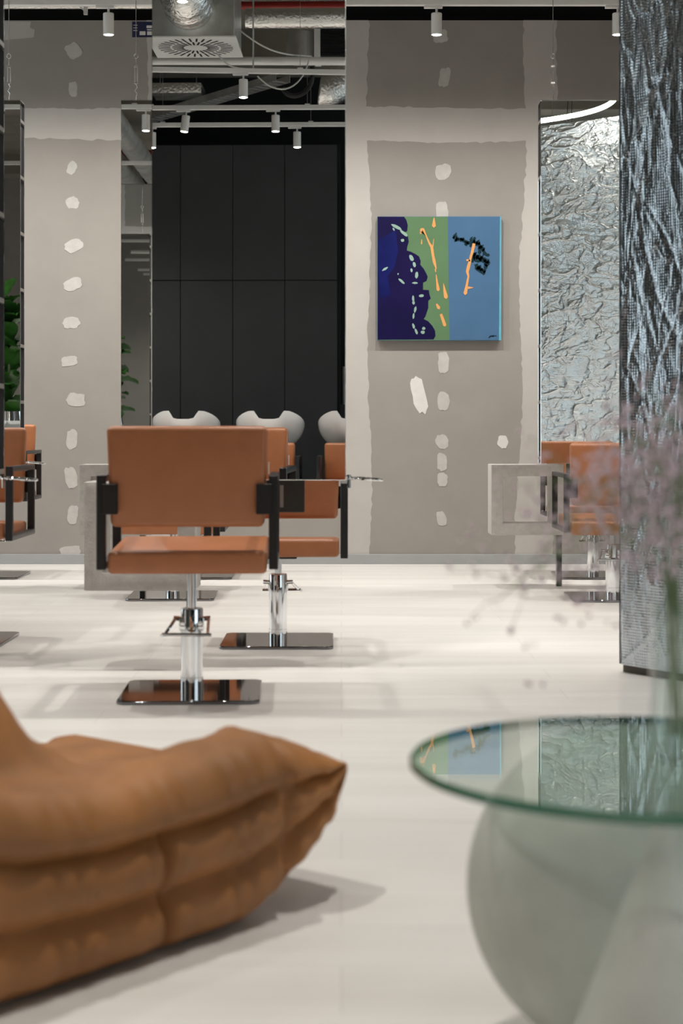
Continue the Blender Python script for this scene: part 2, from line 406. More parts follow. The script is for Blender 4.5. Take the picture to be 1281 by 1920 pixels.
# long face turned to the mirrors (local -X side)
foil_face('foil_sheet', LB, FH - .03, 290, 420, 8, 900, .12, .0042, fb, (0, LB, .03), -PI / 2)

# ------------------------------------------------------------------ mirrors on their frames
MW, MTH, MZ0, MZ1 = .72, .12, .703, 2.78
def mirror(xc, y, label, yaw=0.0, cable_top=3.9):
    e = empty('hanging_mirror', (xc, y, 0), label, 'mirror', 'double sided salon mirrors', yaw)
    hw, ht = MW / 2, MTH / 2
    MB().box(-hw + .012, hw - .012, -ht + .006, ht - .006, MZ0 + .006, MZ1 - .012).build('core', VOID, e)
    for s_ in (-1, 1):
        MB().box(-hw, hw, *(sorted((s_ * ht, s_ * (ht - .006)))), MZ0, MZ1 - .004).build('mirror_pane', MIRROR, e, bevel=.0015, seg=1)
    MB().box(-hw, hw, -ht, ht, MZ1 - .004, MZ1).build('top_cap', GREYMET, e)
    rung = None
    z = MZ0 + .03
    while z < MZ1:
        for s_ in (-1, 1):
            if rung is None:
                rung = MB().box(-.006, .006, -ht + .006, ht - .006, -.009, .009).build('rung', GREYMET, e); q = rung
            else:
                q = rung.copy(); COL.objects.link(q); q.parent = e
            q.location = (s_ * (hw - .006), 0, z)
        z += .322
    # lower service panel with a slim chrome strip
    p = MB().box(-.205, .206, -.012, .012, MZ0 - .122, MZ0).build('lower_panel', DARKP, e, bevel=.002, seg=1)
    MB().box(.114, .127, -.016, -.011, MZ0 - .103, MZ0 - .02).build('strip', GREYMET, p)
    for s_ in (-1, 1):
        cx = s_ * (hw - .078)
        c = MB().tube([(cx, 0, MZ1 + .28), (cx, 0, cable_top), (cx, 0, ZT)], .0022, 6).build('suspension_cable', STEEL, e)
        lp = MB()
        # hook, turnbuckle frame and eye
        lp.tube([(cx + .011 * math.cos(t), 0, MZ1 + .265 + .014 * math.sin(t)) for t in [i * PI / 6 for i in range(12)]], .0025, 6, closed=True)
        for k in (-1, 1): lp.tube([(cx + k * .008, 0, MZ1 + .11), (cx + k * .008, 0, MZ1 + .205)], .0028, 6)
        lp.box(cx - .011, cx + .011, -.004, .004, MZ1 + .2, MZ1 + .21).box(cx - .011, cx + .011, -.004, .004, MZ1 + .105, MZ1 + .115)
        lp.tube([(cx, 0, MZ1 + .21), (cx, 0, MZ1 + .252)], .002, 6)
        lp.tube([(cx, 0, MZ1 + .106), (cx + .006, 0, MZ1 + .085), (cx - .006, 0, MZ1 + .065), (cx + .006, 0, MZ1 + .05), (cx, 0, MZ1 + .03), (cx, 0, MZ1 - .004)], .0026, 6)
        lp.build('turnbuckle', STEEL, c, smooth=True)
    # chrome tool holder at the lower right corner
    hold = MB().tube([(hw - .01, -.02, MZ0 + .012), (hw + .012, -.02, MZ0 + .012), (hw + .03, -.02, MZ0 + .004)], .0055, 8)
    rc = hw + .082
    hold.tube([(rc + .056 * math.cos(t), -.02 + .056 * math.sin(t), MZ0 + .004 - .004 * math.cos(t)) for t in [i * PI / 14 for i in range(28)]], .0048, 8, closed=True)
    hold.tube([(hw + .012, -.02, MZ0 - .03), (hw + .012, -.02, MZ0 + .02)], .007, 8)
    hold.build('tool_holder', CHROME, e, smooth=True)
    return e
def side_frame(x0, y, legx, label):
    e = empty('shelf_frame', (x0, y, 0), label, 'shelf', 'square concrete shelf frames')
    z0, z1, t, d = .297, .6975, .066, .11
    m = MB()
    W = .41
    o = [(0, z0), (W, z0), (W, z1), (0, z1)]; i_ = [(t, z0 + t), (W - t, z0 + t), (W - t, z1 - t), (t, z1 - t)]
    vs = []
    for yy in (-d, d):
        vs += [(a, yy, b_) for a, b_ in o] + [(a, yy, b_) for a, b_ in i_]
    fs = []
    for k in range(4):
        k2 = (k + 1) % 4
        fs += [(k, k2, 4 + k2, 4 + k), (8 + k, 12 + k, 12 + k2, 8 + k2), (k, 8 + k, 8 + k2, k2), (4 + k, 4 + k2, 12 + k2, 12 + k)]
    m.add(vs, fs)
    m.build('frame', CONCRETE, e, bevel=.003, seg=2)
    MB().box(legx - x0 - .015, legx - x0 + .015, -.05, .0, 0.0, z0).build('leg', LEGM, e, bevel=.002, seg=1)
    return e
YM, YR = 6.0, 9.2
ROWS = [(-.344, YM, 'large mirror hanging behind the nearest tan chair, reflecting charcoal panels', -.0099),
        (-1.637, YM, 'dark edged mirror cut off by the left border of the picture, nearest the camera', 0.0),
        (-.90, YR, 'far mirror half hidden behind the large central mirror', 0.0),
        (-2.195, YR, 'far mirror at the left border reflecting a green plant', 0.0),
        (1.498, YR, 'far mirror beside the painting reflecting silver foil', 0.0)]
for x, y, lb, yw in ROWS:
    mirror(x, y, lb, yw)
side_frame(-.948, YM, -.562, 'pale concrete square shelf frame beside the nearest tan chair')
side_frame(-1.49, YR, -1.14, 'small far concrete shelf frame left of the nearest chair back')
side_frame(.852, YR, 1.246, 'concrete square shelf frame on a dark leg right of the painting')

# ------------------------------------------------------------------ salon chairs (origin on the floor under the column, front = +Y)
def make_chair():
    e = empty('salon_chair', (0, 0, 0), 'tan leather salon chair', 'chair', 'tan leather salon chairs')
    L = []
    s = MB().box(-.256, .256, -.25, .25, -.036, .036).build('seat', LEATHER, e, bevel=.015, seg=4, loc=(0, 0, .470), rot=(math.radians(2.4), 0, 0))
    bk = MB()
    # slightly tapering back cushion
    t0, t1 = .249, .260
    bk.add([(-t0, -.03, -.163), (t0, -.03, -.163), (t0, .03, -.163), (-t0, .03, -.163), (-t1, -.03, .163), (t1, -.03, .163), (t1, .03, .163), (-t1, .03, .163)],
           [(0, 3, 2, 1), (4, 5, 6, 7), (0, 1, 5, 4), (1, 2, 6, 5), (2, 3, 7, 6), (3, 0, 4, 7)])
    b = bk.build('backrest', LEATHER, e, bevel=.020, seg=4, loc=(0, -.215, .738), rot=(math.radians(3), 0, 0))
    for s_ in (-1, 1):
        fr = MB(); x0, x1 = sorted((s_ * .262, s_ * .292))
        yb, yf, zb, zt, t = -.245, .235, .438, .742, .022
        o = [(yb, zb), (yf, zb), (yf, zt), (yb, zt)]; ii = [(yb + t, zb + t), (yf - t, zb + t), (yf - t, zt - t), (yb + t, zt - t)]
        vs = []
        for xx in (x0, x1):
            vs += [(xx, a, c) for a, c in o] + [(xx, a, c) for a, c in ii]
        fs = []
        for k in range(4):
            k2 = (k + 1) % 4
            fs += [(k, k2, 4 + k2, 4 + k), (8 + k, 12 + k, 12 + k2, 8 + k2), (k, 8 + k, 8 + k2, k2), (4 + k, 4 + k2, 12 + k2, 12 + k)]
        fr.add(vs, fs).build('arm_frame', BLACK, e, bevel=.002, seg=1)
        xa, xb = sorted((s_ * .222, s_ * .272))
        br = MB().box(xa, xb, -.257, -.248, .617, .715).build('bracket', BLACK, e, bevel=.002, seg=1)
        for zz in (.64, .692):
            MB().tube([(s_ * .235, -.256, zz), (s_ * .235, -.261, zz)], .006, 8).build('bolt', BLACK, br)
    MB().box(.2605, .263, -.235, -.215, .745, .785).build('maker_tag', WHITE, e)
    MB().box(-.08, .08, -.08, .08, .424, .44).build('seat_plate', BLACK, e)
    MB().tube([(0, 0, .27), (0, 0, .43)], .0155, 20).build('piston', CHROME, e, smooth=True)
    MB().lathe([(.030, .286), (.036, .288), (.0375, .284), (.0375, .206), (.0375, .0625), (.0375, .0605), (.0360, .0600), (.0360, .0570), (.0385, .0565), (.0385, .0545), (.0385, .012)][::-1], 36).build('column', CHROME, e, smooth=True, angle=25)
    MB().box(-.042, .042, -.030, .0, .214, .262).build('pump_collar', CHROME, e, bevel=.006, seg=2)
    lv = MB()
    for s_ in (-1, 1):
        lv.tube([(s_ * .035, 0, .252), (s_ * .062, 0, .254)], .0085, 10)
        lv.tube([(s_ * .056, 0, .252), (s_ * .07 - .012, -.10, .214)], .0055, 8)
    lv.tube([(-.093, -.10, .212), (.07, -.10, .21)], .0055, 8)
    lv.tube([(-.093, -.10, .212), (-.093, -.10, .204)], .006, 8)
    lv.build('pump_lever', CHROME, e, smooth=True)
    c = .02
    poly = [(-.232 + c, -.225), (.232 - c, -.225), (.232, -.225 + c), (.232, .225 - c), (.232 - c, .225), (-.232 + c, .225), (-.232, .225 - c), (-.232, -.225 + c)]
    MB().prism(poly, lambda a, b_, d: (a, b_, d), 0.001, .013).build('base_plate', PLATE, e, bevel=.002, seg=1)
    return e
RAISE = ('seat', 'backrest', 'arm_frame', 'bracket', 'maker_tag', 'seat_plate')
def chair(proto, x, y, rz, dz, label, first=False):
    o = proto if first else copy_tree(proto)
    o.location = (x, y, 0); o.rotation_euler = (0, 0, rz); o['label'] = label
    for ch in [q for q in bpy.data.objects if q.parent == o]:
        if ch.name.split('.')[0] in RAISE: ch.location.z += dz
    return o
proto = make_chair()
chairs = [(-.903, 8.57, .02, -.075, 'far tan salon chair seen between the nearest chair back and seat'),
          (-.266, 6.71, PI, -.068, 'tan salon chair facing the camera under the large central mirror'),
          (-1.632, 6.75, PI, 0.0, 'tan salon chair facing the camera, cut off by the left border'),
          (-2.175, 9.8, PI, .03, 'farthest left tan salon chair in front of the wall'),
          (-.89, 9.8, PI, -.06, 'far tan salon chair hidden behind the nearest one, its base plate nearest the wall'),
          (1.44, 8.5, 0.0, -.075, 'tan salon chair with its back to the camera beside the silver foil'),
          (1.54, 9.8, PI, -.07, 'tan salon chair behind the concrete frame right of the painting')]
for c in chairs: chair(proto, *c)
chair(proto, -.504, 5.395, .03, 0.0, 'nearest tan leather salon chair with its back to the camera', first=True)

# ------------------------------------------------------------------ painting
PX0, PX1, PZ0, PZ1 = (707.5 - CX) * YF / F, (939 - CX) * YF / F, ZC + (HZ - 639) * YF / F, ZC + (HZ - 407.5) * YF / F
PY = YF - .045
CANV = mat('canvas_side', (0.10, 0.22, 0.34), 0.7, spec=0.12, noise=0.1)
P_NAVY = mat('navy_paint', (0.009, 0.006, 0.052), 0.45, spec=0.12, noise=0.25, nscale=4)
P_NAVY2 = mat('royal_blue_paint', (0.006, 0.009, 0.09), 0.45, spec=0.12, noise=0.4, nscale=3)
P_GREEN = mat('sage_green_paint', (0.11, 0.205, 0.105), 0.55, spec=0.12, noise=0.08, nscale=4)
P_BLUE = mat('sky_blue_paint', (0.068, 0.15, 0.275), 0.55, spec=0.12, noise=0.08, nscale=3)
P_MINT = mat('mint_paint', (0.28, 0.41, 0.36), 0.5, spec=0.12, noise=0.06)
P_ORG = mat('orange_paint', (0.72, 0.35, 0.13), 0.5, spec=0.12, noise=0.06)
P_TEAL = mat('dark_teal_paint', (0.008, 0.030, 0.042), 0.5, spec=0.12, noise=0.2)
P_CYAN = mat('cyan_edge_paint', (0.13, 0.42, 0.52), 0.5, spec=0.12, noise=0.1)
pt = empty('painting', ((PX0 + PX1) / 2, PY, PZ0), 'square abstract painting in navy, green and blue with orange drips', 'painting')
PW, PH = PX1 - PX0, PZ1 - PZ0
def pc(cx, cy): return ((cx - 122) / 1066 * PW - PW / 2, (1188 - cy) / 1060 * PH)
def pprism(poly, name, m, lay):
    return MB().prism([pc(*p) for p in poly], lambda a, b_, d: (a, d, b_), 0.0002, -.0005 * lay).build(name, m, pt)
MB().box(-PW / 2, PW / 2, 0, .033, 0, PH).build('canvas', CANV, pt, bevel=.002, seg=1)
pprism([(124, 130), (728, 130), (734, 600), (742, 1186), (124, 1186)], 'green_field', P_GREEN, 1)
pprism([(728, 130), (1184, 130), (1184, 1184), (742, 1184), (734, 600)], 'blue_field', P_BLUE, 1)
pprism([(1176, 130), (1188, 130), (1186, 1188), (1168, 1188), (1172, 700)], 'cyan_edge', P_CYAN, 2)
pprism([(124, 130), (350, 130), (372, 160), (384, 205), (378, 255), (350, 265), (385, 300), (392, 345), (380, 385), (375, 420), (410, 430), (450, 450), (480, 470), (495, 510), (490, 540),
        (520, 575), (540, 610), (555, 645), (545, 680), (515, 695), (515, 755), (565, 758), (570, 795), (582, 830), (560, 850), (560, 910), (550, 940), (535, 985), (520, 1005), (560, 1025),
        (595, 1065), (618, 1105), (622, 1150), (605, 1180), (124, 1182)], 'navy_field', P_NAVY, 2)
pprism([(135, 330), (280, 240), (300, 420), (270, 560), (210, 640), (240, 800), (150, 830), (130, 600)], 'blue_wash', P_NAVY2, 3)
def blob(cx, cy, rx, ry, ang, name, m, lay, seed):
    r = random.Random(seed); ca, sa = math.cos(math.radians(ang)), math.sin(math.radians(ang)); pts = []
    for i in range(12):
        t = 2 * PI * i / 12; q = r.uniform(.85, 1.1); u, v = rx * q * math.cos(t), ry * q * math.sin(t)
        pts.append((cx + u * ca - v * sa, cy + u * sa + v * ca))
    pprism(pts, name, m, lay)
for k, s_ in enumerate([(285, 218, 50, 14, 28), (350, 272, 42, 14, 38), (262, 238, 14, 8, 60), (338, 333, 16, 13, 0), (415, 485, 30, 18, 60), (440, 540, 24, 12, 75), (415, 588, 16, 10, 80), (460, 630, 32, 15, 95),
                        (445, 697, 25, 9, 0), (188, 577, 30, 10, -32), (330, 682, 34, 11, 42), (300, 620, 9, 6, 90), (500, 807, 22, 13, -10), (430, 830, 30, 10, 85), (433, 866, 12, 15, 0), (447, 925, 28, 10, 100),
                        (433, 980, 26, 9, 95), (433, 1065, 24, 11, 75), (456, 1112, 28, 11, 70), (520, 1085, 15, 14, 0), (512, 1118, 17, 15, 0)]):
    blob(*s_, 'mint_fleck', P_MINT, 4, k)
def stroke(pts, name, m, lay, jit=0, seed=0):
    r = random.Random(seed)
    P = []
    for i in range(len(pts) - 1):
        for k in range(4):
            t = k / 4; P.append([pts[i][j] + (pts[i + 1][j] - pts[i][j]) * t for j in range(3)])
    P.append(list(pts[-1]))
    A, B = [], []
    for i, (x, y, wd) in enumerate(P):
        a = P[max(0, i - 1)]; b_ = P[min(len(P) - 1, i + 1)]
        dx, dy = b_[0] - a[0], b_[1] - a[1]; L = math.hypot(dx, dy) or 1
        w1, w2 = wd + r.uniform(0, jit), wd + r.uniform(0, jit)
        A.append((x - dy / L * w1, y + dx / L * w1)); B.append((x + dy / L * w2, y - dx / L * w2))
    dx, dy = P[-1][0] - P[-2][0], P[-1][1] - P[-2][1]; L = math.hypot(dx, dy); wd = P[-1][2]
    tip = (P[-1][0] + dx / L * wd, P[-1][1] + dy / L * wd)
    pprism(A + [tip] + B[::-1], name, m, lay)
for k, p in enumerate([[(493, 278, 7), (500, 240, 11), (515, 236, 10), (540, 290, 5), (570, 360, 8), (590, 390, 12), (600, 460, 11), (612, 520, 13), (628, 575, 4)], [(606, 320, 2), (600, 385, 5)],
                       [(620, 575, 5), (623, 600, 5)], [(627, 625, 3), (635, 690, 8), (645, 755, 14)], [(609, 140, 4), (608, 208, 17)], [(503, 325, 3), (502, 362, 6)], [(690, 700, 2), (700, 760, 11), (712, 818, 17)],
                       [(630, 875, 6), (650, 910, 15)], [(668, 962, 11), (702, 1058, 14)], [(953, 360, 13), (940, 420, 12), (922, 490, 10), (905, 560, 14), (895, 600, 12), (905, 640, 8), (890, 720, 10), (878, 786, 16)],
                       [(888, 502, 9), (915, 505, 8)], [(900, 738, 12), (945, 737, 2)]]):
    stroke(p, 'orange_drip', P_ORG, 5 if k < 9 else 6)
for k, p in enumerate([[(778, 312, 6), (830, 325, 7), (880, 345, 8), (930, 360, 8), (965, 350, 10), (1000, 375, 10), (1025, 410, 9), (1055, 455, 9), (1082, 458, 8)],
                       [(950, 440, 12), (975, 500, 20), (1010, 490, 20), (1050, 510, 18), (1062, 545, 16), (1082, 515, 8)], [(970, 535, 12), (985, 575, 14), (1030, 600, 16), (1045, 590, 10)],
                       [(935, 520, 9), (955, 470, 12)], [(802, 268, 4), (788, 305, 7)], [(962, 305, 5), (940, 350, 8)], [(1000, 400, 8), (1000, 440, 12)], [(1060, 500, 10), (1050, 570, 14)]]):
    stroke(p, 'teal_scribble', P_TEAL, 4.5, 6, k)
rd = random.Random(77)
for k, (a, b_, n_) in enumerate((((775, 305), (940, 362), 22), ((945, 345), (1015, 380), 12), ((1000, 385), (1040, 430), 8), ((950, 450), (1075, 530), 26), ((975, 560), (1045, 605), 14))):
    for q in range(n_):
        t = (q + .5) / n_; x = a[0] + (b_[0] - a[0]) * t + rd.gauss(0, 5); y = a[1] + (b_[1] - a[1]) * t + rd.gauss(0, 10); an = rd.uniform(-1.4, -.5); L = rd.uniform(20, 44)
        stroke([(x - L * math.cos(an) / 2, y - L * math.sin(an) / 2, rd.uniform(5, 8)), (x, y, rd.uniform(8, 13)), (x + L * math.cos(an) / 2, y + L * math.sin(an) / 2, rd.uniform(1, 4))], 'teal_dab', P_TEAL, 4.6)
stroke([(1078, 1168, 2), (1092, 1148, 2), (1098, 1152, 2), (1104, 1145, 2), (1110, 1155, 2), (1118, 1142, 2), (1124, 1154, 2), (1132, 1146, 2), (1146, 1150, 2)], 'signature', P_TEAL, 4.5)

# ------------------------------------------------------------------ ceiling services
TZ = 3.42
def track(x0, x1, y, label, z=TZ, y2=None):
    y2 = y if y2 is None else y2
    L = math.hypot(x1 - x0, y2 - y)
    e = empty('lighting_track', (x0, y, z), label, 'track', 'white lighting tracks', math.atan2(y2 - y, x1 - x0))
    MB().box(0, L, -.018, .018, 0, .034).build('rail', WHITE, e, bevel=.002, seg=1)
    for t in (.28, .5, .9):
        MB().tube([(L * t, 0, .034), (L * t, 0, ZT - z)], .002, 6).build('suspension_wire', GREYMET, e)
        MB().box(L * t - .02, L * t + .02, -.012, .012, .034, .044).build('clip', WHITE, e)
    return e
track(-4.2, 4.2, 9.52, 'white lighting track along the top of the board wall')
track(-4.2, .95, 5.72, 'white lighting track over the large central mirror')
track(-3.4, 2.6, 3.1, 'unseen white lighting track added over the waiting corner')  # unseen, added to carry the extra foreground spots
track(-3.2, 2.4, .78, 'slanting white lighting track nearest the swirl vent in the central mirror', y2=.30)
track(-3.2, 2.4, -.7, 'upper of two parallel white tracks in the central mirror')
track(-3.2, 2.4, -1.4, 'lower of two parallel white tracks in the central mirror')
track(-4.2, 3.2, 7.6, 'unseen white lighting track added between the two rows of mirrors')  # unseen, added to carry the extra spots over chairs and foil
def spot(x, y, label, tilt=(0, 0), power=SPOT_W, ang=75, z=TZ):
    e = empty('track_spotlight', (x, y, z), label, 'spotlight', 'white cylinder track spotlights')
    MB().box(-.055, .055, -.014, .014, -.016, 0).build('adapter', WHITE, e, bevel=.002, seg=1)
    MB().tube([(0.02, 0, -.016), (0.02, 0, -.05)], .007, 8).build('stem', WHITE, e)
    h = MB().lathe([(.0275, -.127), (.032, -.127), (.032, -.003), (.029, 0), (.004, 0)], 28).build('head', WHITE, e, smooth=True, loc=(.02, 0, -.045), rot=(tilt[0], tilt[1], 0))
    MB().lathe([(.0005, -.131), (.02, -.1305), (.0285, -.1275), (.0285, -.1185), (.0005, -.1185)], 24).build('lens', LENS, h)
    l = bpy.data.lights.new('spot_lamp', 'SPOT'); l.energy = power; l.spot_size = math.radians(ang); l.spot_blend = 1.0 if ang > 140 else .7; l.shadow_soft_size = .028; l.color = (1.0, .955, .89)
    lo = bpy.data.objects.new('spot_lamp', l); COL.objects.link(lo); lo.parent = h; lo.location = (0, 0, -.136)
    return e
# seen directly along the wall
spot(-1.407, 9.52, 'white track spotlight in front of the wall left of the central mirror', tilt=(.05, 0), power=SPOT_W * 1.0, ang=172)
spot(.546, 9.52, 'white track spotlight above the painting', tilt=(.05, 0), power=SPOT_W * 1.0, ang=172)
spot(1.624, 9.52, 'white track spotlight at the edge of the silver foil partition', tilt=(.05, 0), power=SPOT_W * 1.0, ang=172)
# seen in the mirrors
spot(-.82, .58, 'white spotlight on the slanting track, central mirror reflection')
spot(-1.376, -.7, 'left of the two spotlights on the upper parallel track, tilted slightly', tilt=(0, .12))
spot(-.67, -.7, 'right of the two spotlights on the upper parallel track')
spot(-.534, -1.4, 'spotlight on the lower parallel track right of the middle', power=SPOT_W * 1.6)
spot(-1.74, -1.4, 'spotlight on the lower parallel track at the mirror edge', power=SPOT_W * 1.6)
spot(-1.556, 5.72, 'white spotlight seen at the top of the half hidden far mirror')
for x in (-.45, -2.4, -3.3, 2.6):  # unseen wall spots, added for more light on the board wall
    spot(x, 9.52, 'unseen white track spotlight added to wash the board wall', tilt=(.05, 0), power=SPOT_W * 1.0, ang=172)
for x, y, pw_, an in ((-.15, 5.72, .85, 75), (.55, 5.72, .85, 75), (-.6, 7.6, .85, 75), (.35, 7.6, .85, 75), (1.1, 7.6, .85, 75), (1.9, 7.6, .85, 75), (-1.9, 7.6, .85, 75), (-.95, 3.1, 1.2, 80), (.25, 3.1, 1.2, 80), (-2.2, 3.1, 1, 80),
                     (1.4, .5, 1, 75), (.7, -.7, 1, 75), (-2.9, -.7, 1.2, 165), (-2.9, -1.4, 1.2, 165), (-2.7, 5.72, 1.2, 130)):  # unseen spots, added to fill the chairs, foil back and rear corner
    spot(x, y, 'unseen white cylinder track spotlight added above the salon floor', power=SPOT_W * pw_, ang=an)

# silver lagged pipe under the ceiling edge, left of the central mirror
pp = MB().tube([(-4.6 + .3 * i, 10.35, 3.64) for i in range(15)], .021, 12).build('lagged_pipe', FLEX, smooth=True)
tag(pp, 'thin silver wrapped pipe running above the wall at the upper left', 'pipe')
cb = MB().tube(bez((-1.72, 10.3, 3.66), (-1.85, 10.3, 3.56), (-1.78, 10.3, 3.72), (-1.66, 10.3, 3.60), 12), .004, 6).box(-1.66, -1.635, 10.29, 10.31, 3.57, 3.62).build('cable_end', CABLE, smooth=True)
tag(cb, 'loose white cable loop with plug above the wall at upper left', 'cable')

# ventilation plenum with swirl diffuser
hx0, hx1, hy0, hy1, hz0, hz1 = -1.44, -.84, .27, .85, 3.605, 4.2
hb = empty('ventilation_box', ((hx0 + hx1) / 2, (hy0 + hy1) / 2, hz0), 'grey sheet metal ventilation box with white swirl diffuser, reflected in the central mirror', 'vent')
w2, d2 = (hx1 - hx0) / 2, (hy1 - hy0) / 2
MB().box(-w2, w2, -d2, d2, .012, hz1 - hz0).build('housing', GALV, hb, bevel=.004, seg=1)
df = MB().box(-w2 - .012, w2 + .012, -d2 - .012, d2 + .012, 0, .012).build('diffuser', WHITE, hb, bevel=.002, seg=1)
for ring, (r0, r1, n) in enumerate(((.085, .165, 24), (.18, .265, 32))):
    base = None
    for k in range(n):
        a = 2 * PI * (k + .3 * ring) / n
        if base is None:
            base = MB().box(r0, r1, -.0065, .0065, -.0015, .0005).build('slot', VOID, df); q = base
        else:
            q = base.copy(); COL.objects.link(q); q.parent = df
        q.rotation_euler = (0, 0, a)
MB().lathe([(.0005, -.004), (.055, -.004), (.06, 0)], 24).build('hub', WHITE, df)
MB().box(-.24, -.15, d2, d2 + .001, .36, .44).build('paper_label', PATCHW, hb)
def flexduct(pts, r, label, name='flexible_duct', ribs=True):
    P = [];
    for i in range(len(pts) - 1):
        n = max(2, int((pts[i + 1] - pts[i]).length / .016))
        for k in range(n): P.append(pts[i].lerp(pts[i + 1], k / n))
    P.append(pts[-1])
    R = [r * (1 + (.035 if i % 2 else 0) + .02 * math.sin(i * 1.7)) for i in range(len(P))] if ribs else [r] * len(P)
    o = MB().tube(P, R, 28).build(name, FLEX, smooth=True, angle=80)
    return tag(o, label, 'duct', 'silver ceiling ducts')
fd = flexduct(bez((-1.15, .862, 3.83), (-1.15, 1.22, 3.74), (-1.17, 1.32, 4.05), (-1.22, 1.15, 4.43), 14), .165, 'crinkled silver flexible duct bending into the ventilation box')
for k_ in ('category', 'group'): del fd[k_]
fd.parent = hb; fd.matrix_parent_inverse = Matrix.Translation(-hb.location)
flexduct(bez((-.62, 1.05, 4.2), (-.4, 1.05, 3.86), (-.2, 1.0, 3.88), (.35, .9, 4.25), 14), .14, 'sagging silver flexible duct right of the ventilation box')
flexduct(bez((-.34, -1.75, 3.80), (-.2, -1.75, 3.76), (-.05, -1.8, 3.95), (.1, -1.85, 4.4), 12), .15, 'silver duct elbow hanging low at the right edge of the mirror')
def pipe(a, b_, r, m, name, label, cat, rings=0):
    e = MB().tube([a, b_], r, 24)
    o = e.build(name, m, smooth=True, angle=50); tag(o, label, cat)
    if rings:
        A, B = Vector(a), Vector(b_)
        for i in range(rings):
            p = A.lerp(B, (i + .5) / rings); d = (B - A).normalized() * .008
            MB().tube([p - d, p + d], r * 1.025, 24).build('seam_ring', m, o, smooth=True, angle=50)
    return o
pipe((-.83, 0.0, 3.955), (3.6, 0.0, 3.955), .075, FLEX, 'round_duct', 'straight silver wrapped duct right of the ventilation box in the mirror', 'duct')
pipe((-3, -.25, 4.12), (3.6, -.25, 4.12), .03, RED, 'sprinkler_pipe', 'red sprinkler pipe above the straight silver duct', 'pipe')
pipe((-2.12, -.6, 3.78), (-2.12, 4.4, 3.78), .11, GALV, 'spiral_duct', 'long galvanised spiral duct seen in the half hidden far mirror, right one', 'duct', 14)
pipe((-2.42, -.6, 3.78), (-2.42, 4.4, 3.78), .11, GALV, 'spiral_duct', 'long galvanised spiral duct seen in the half hidden far mirror, left one', 'duct', 14)
pipe((.9, 7.05, 3.72), (4.5, 7.05, 3.72), .16, FLEX, 'round_duct', 'wide silver duct seen at the top of the mirror beside the painting', 'duct')
pipe((.9, 5.2, 3.95), (4.5, 5.2, 3.95), .05, WHITE, 'white_pipe', 'white pipe seen at the top of the mirror beside the painting', 'pipe')
pipe((-3.2, .12, 3.63), (.9, .12, 3.60), .03, WHITE, 'white_pipe', 'white pipe just behind the slanting track in the central mirror', 'pipe')
# damper box with dark grille
db = empty('damper_box', (-.46, -.9, 3.83), 'galvanised damper box with black grille, right side of the central mirror', 'vent')
MB().lathe([(.10, -.12), (.118, -.115), (.118, .115), (.10, .12)], 28).build('drum', GALV, db, smooth=True, loc=(0, 0, .12))
MB().box(.11, .16, -.12, .12, 0.0, .25).build('flange', WHITE, db, bevel=.002, seg=1)
g = MB().box(.16, .40, -.12, .12, .03, .25).build('grille_box', VOID, db)
for k in range(8):
    MB().box(.165, .395, .12, .124, .045 + k * .026, .049 + k * .026).build('grille_bar', BLACK, g)
# slanted cable tray
ta, tb = Vector((-.62, -1.2, 3.75)), Vector((-2.3, -3.3, 3.75))
ct = empty('cable_tray', ta, 'perforated grey cable tray slanting across the dark ceiling in the mirror', 'cable tray', rz=math.atan2(tb.y - ta.y, tb.x - ta.x))
TL = (tb - ta).length
for s_ in (-1, 1): MB().box(0, TL, s_ * .07 - .002, s_ * .07 + .002, 0, .06).build('side_rail', GALV, ct)
b0 = None
for k in range(int(TL / .09)):
    if b0 is None: b0 = MB().box(-.022, .022, -.068, .068, 0, .004).build('cross_bar', GALV, ct); q = b0
    else: q = b0.copy(); COL.objects.link(q); q.parent = ct
    q.location = (k * .09 + .04, 0, 0)
du = empty('rectangular_duct', (-1.6, -2.2, 3.84), 'flat silver rectangular duct hanging at left in the central mirror', 'duct')
MB().box(-.22, .22, -.16, .16, 0, .09).build('body', FLEX, du, bevel=.006, seg=2)
for x in (-.16, .16): MB().tube([(x, 0, .09), (x, 0, ZT - 3.84)], .003, 6).build('hanger_rod', GREYMET, du)
rod = tag(MB().tube([(-.74, .45, 3.47), (-.74, .45, ZT)], .006, 8).build('threaded_rod', GALV), 'long vertical threaded rod right of the ventilation box', 'rod')
for k, (p, lb) in enumerate(((((-.84, .5, 3.75), (-.6, .5, 3.55), (-.5, .3, 3.62), (-.35, -.2, 3.72)), 'white cable sagging from the ventilation box to the right'),
                             (((-1.0, .4, 3.6), (-.9, .4, 3.45), (-.8, .4, 3.52), (-.75, .45, 3.46)), 'short white cable drooping under the swirl diffuser'),
                             (((-.72, .3, 3.46), (-.55, .3, 3.28), (-.40, .2, 3.40), (-.35, .2, 3.60)), 'white cable loop beside the single spotlight'))):
    tag(MB().tube(bez(*p, 14), .006, 6).build('loose_cable', CABLE, smooth=True), lb, 'cable')
tag(MB().tube(bez((-.34, -.1, 3.62), (-.30, -.1, 3.40), (-.52, -.1, 3.34), (-.56, -.1, 3.46), 14), .018, 8).build('loose_cable', BLACK, smooth=True), 'thick black cable loop hanging right of the single spotlight', 'cable')
for y in (1.7, -2.4):
    struct(MB().box(XL, XR, y - .15, y + .15, 4.2, ZT).build('trim_%d' % (1 if y > 0 else 2), CEILM))

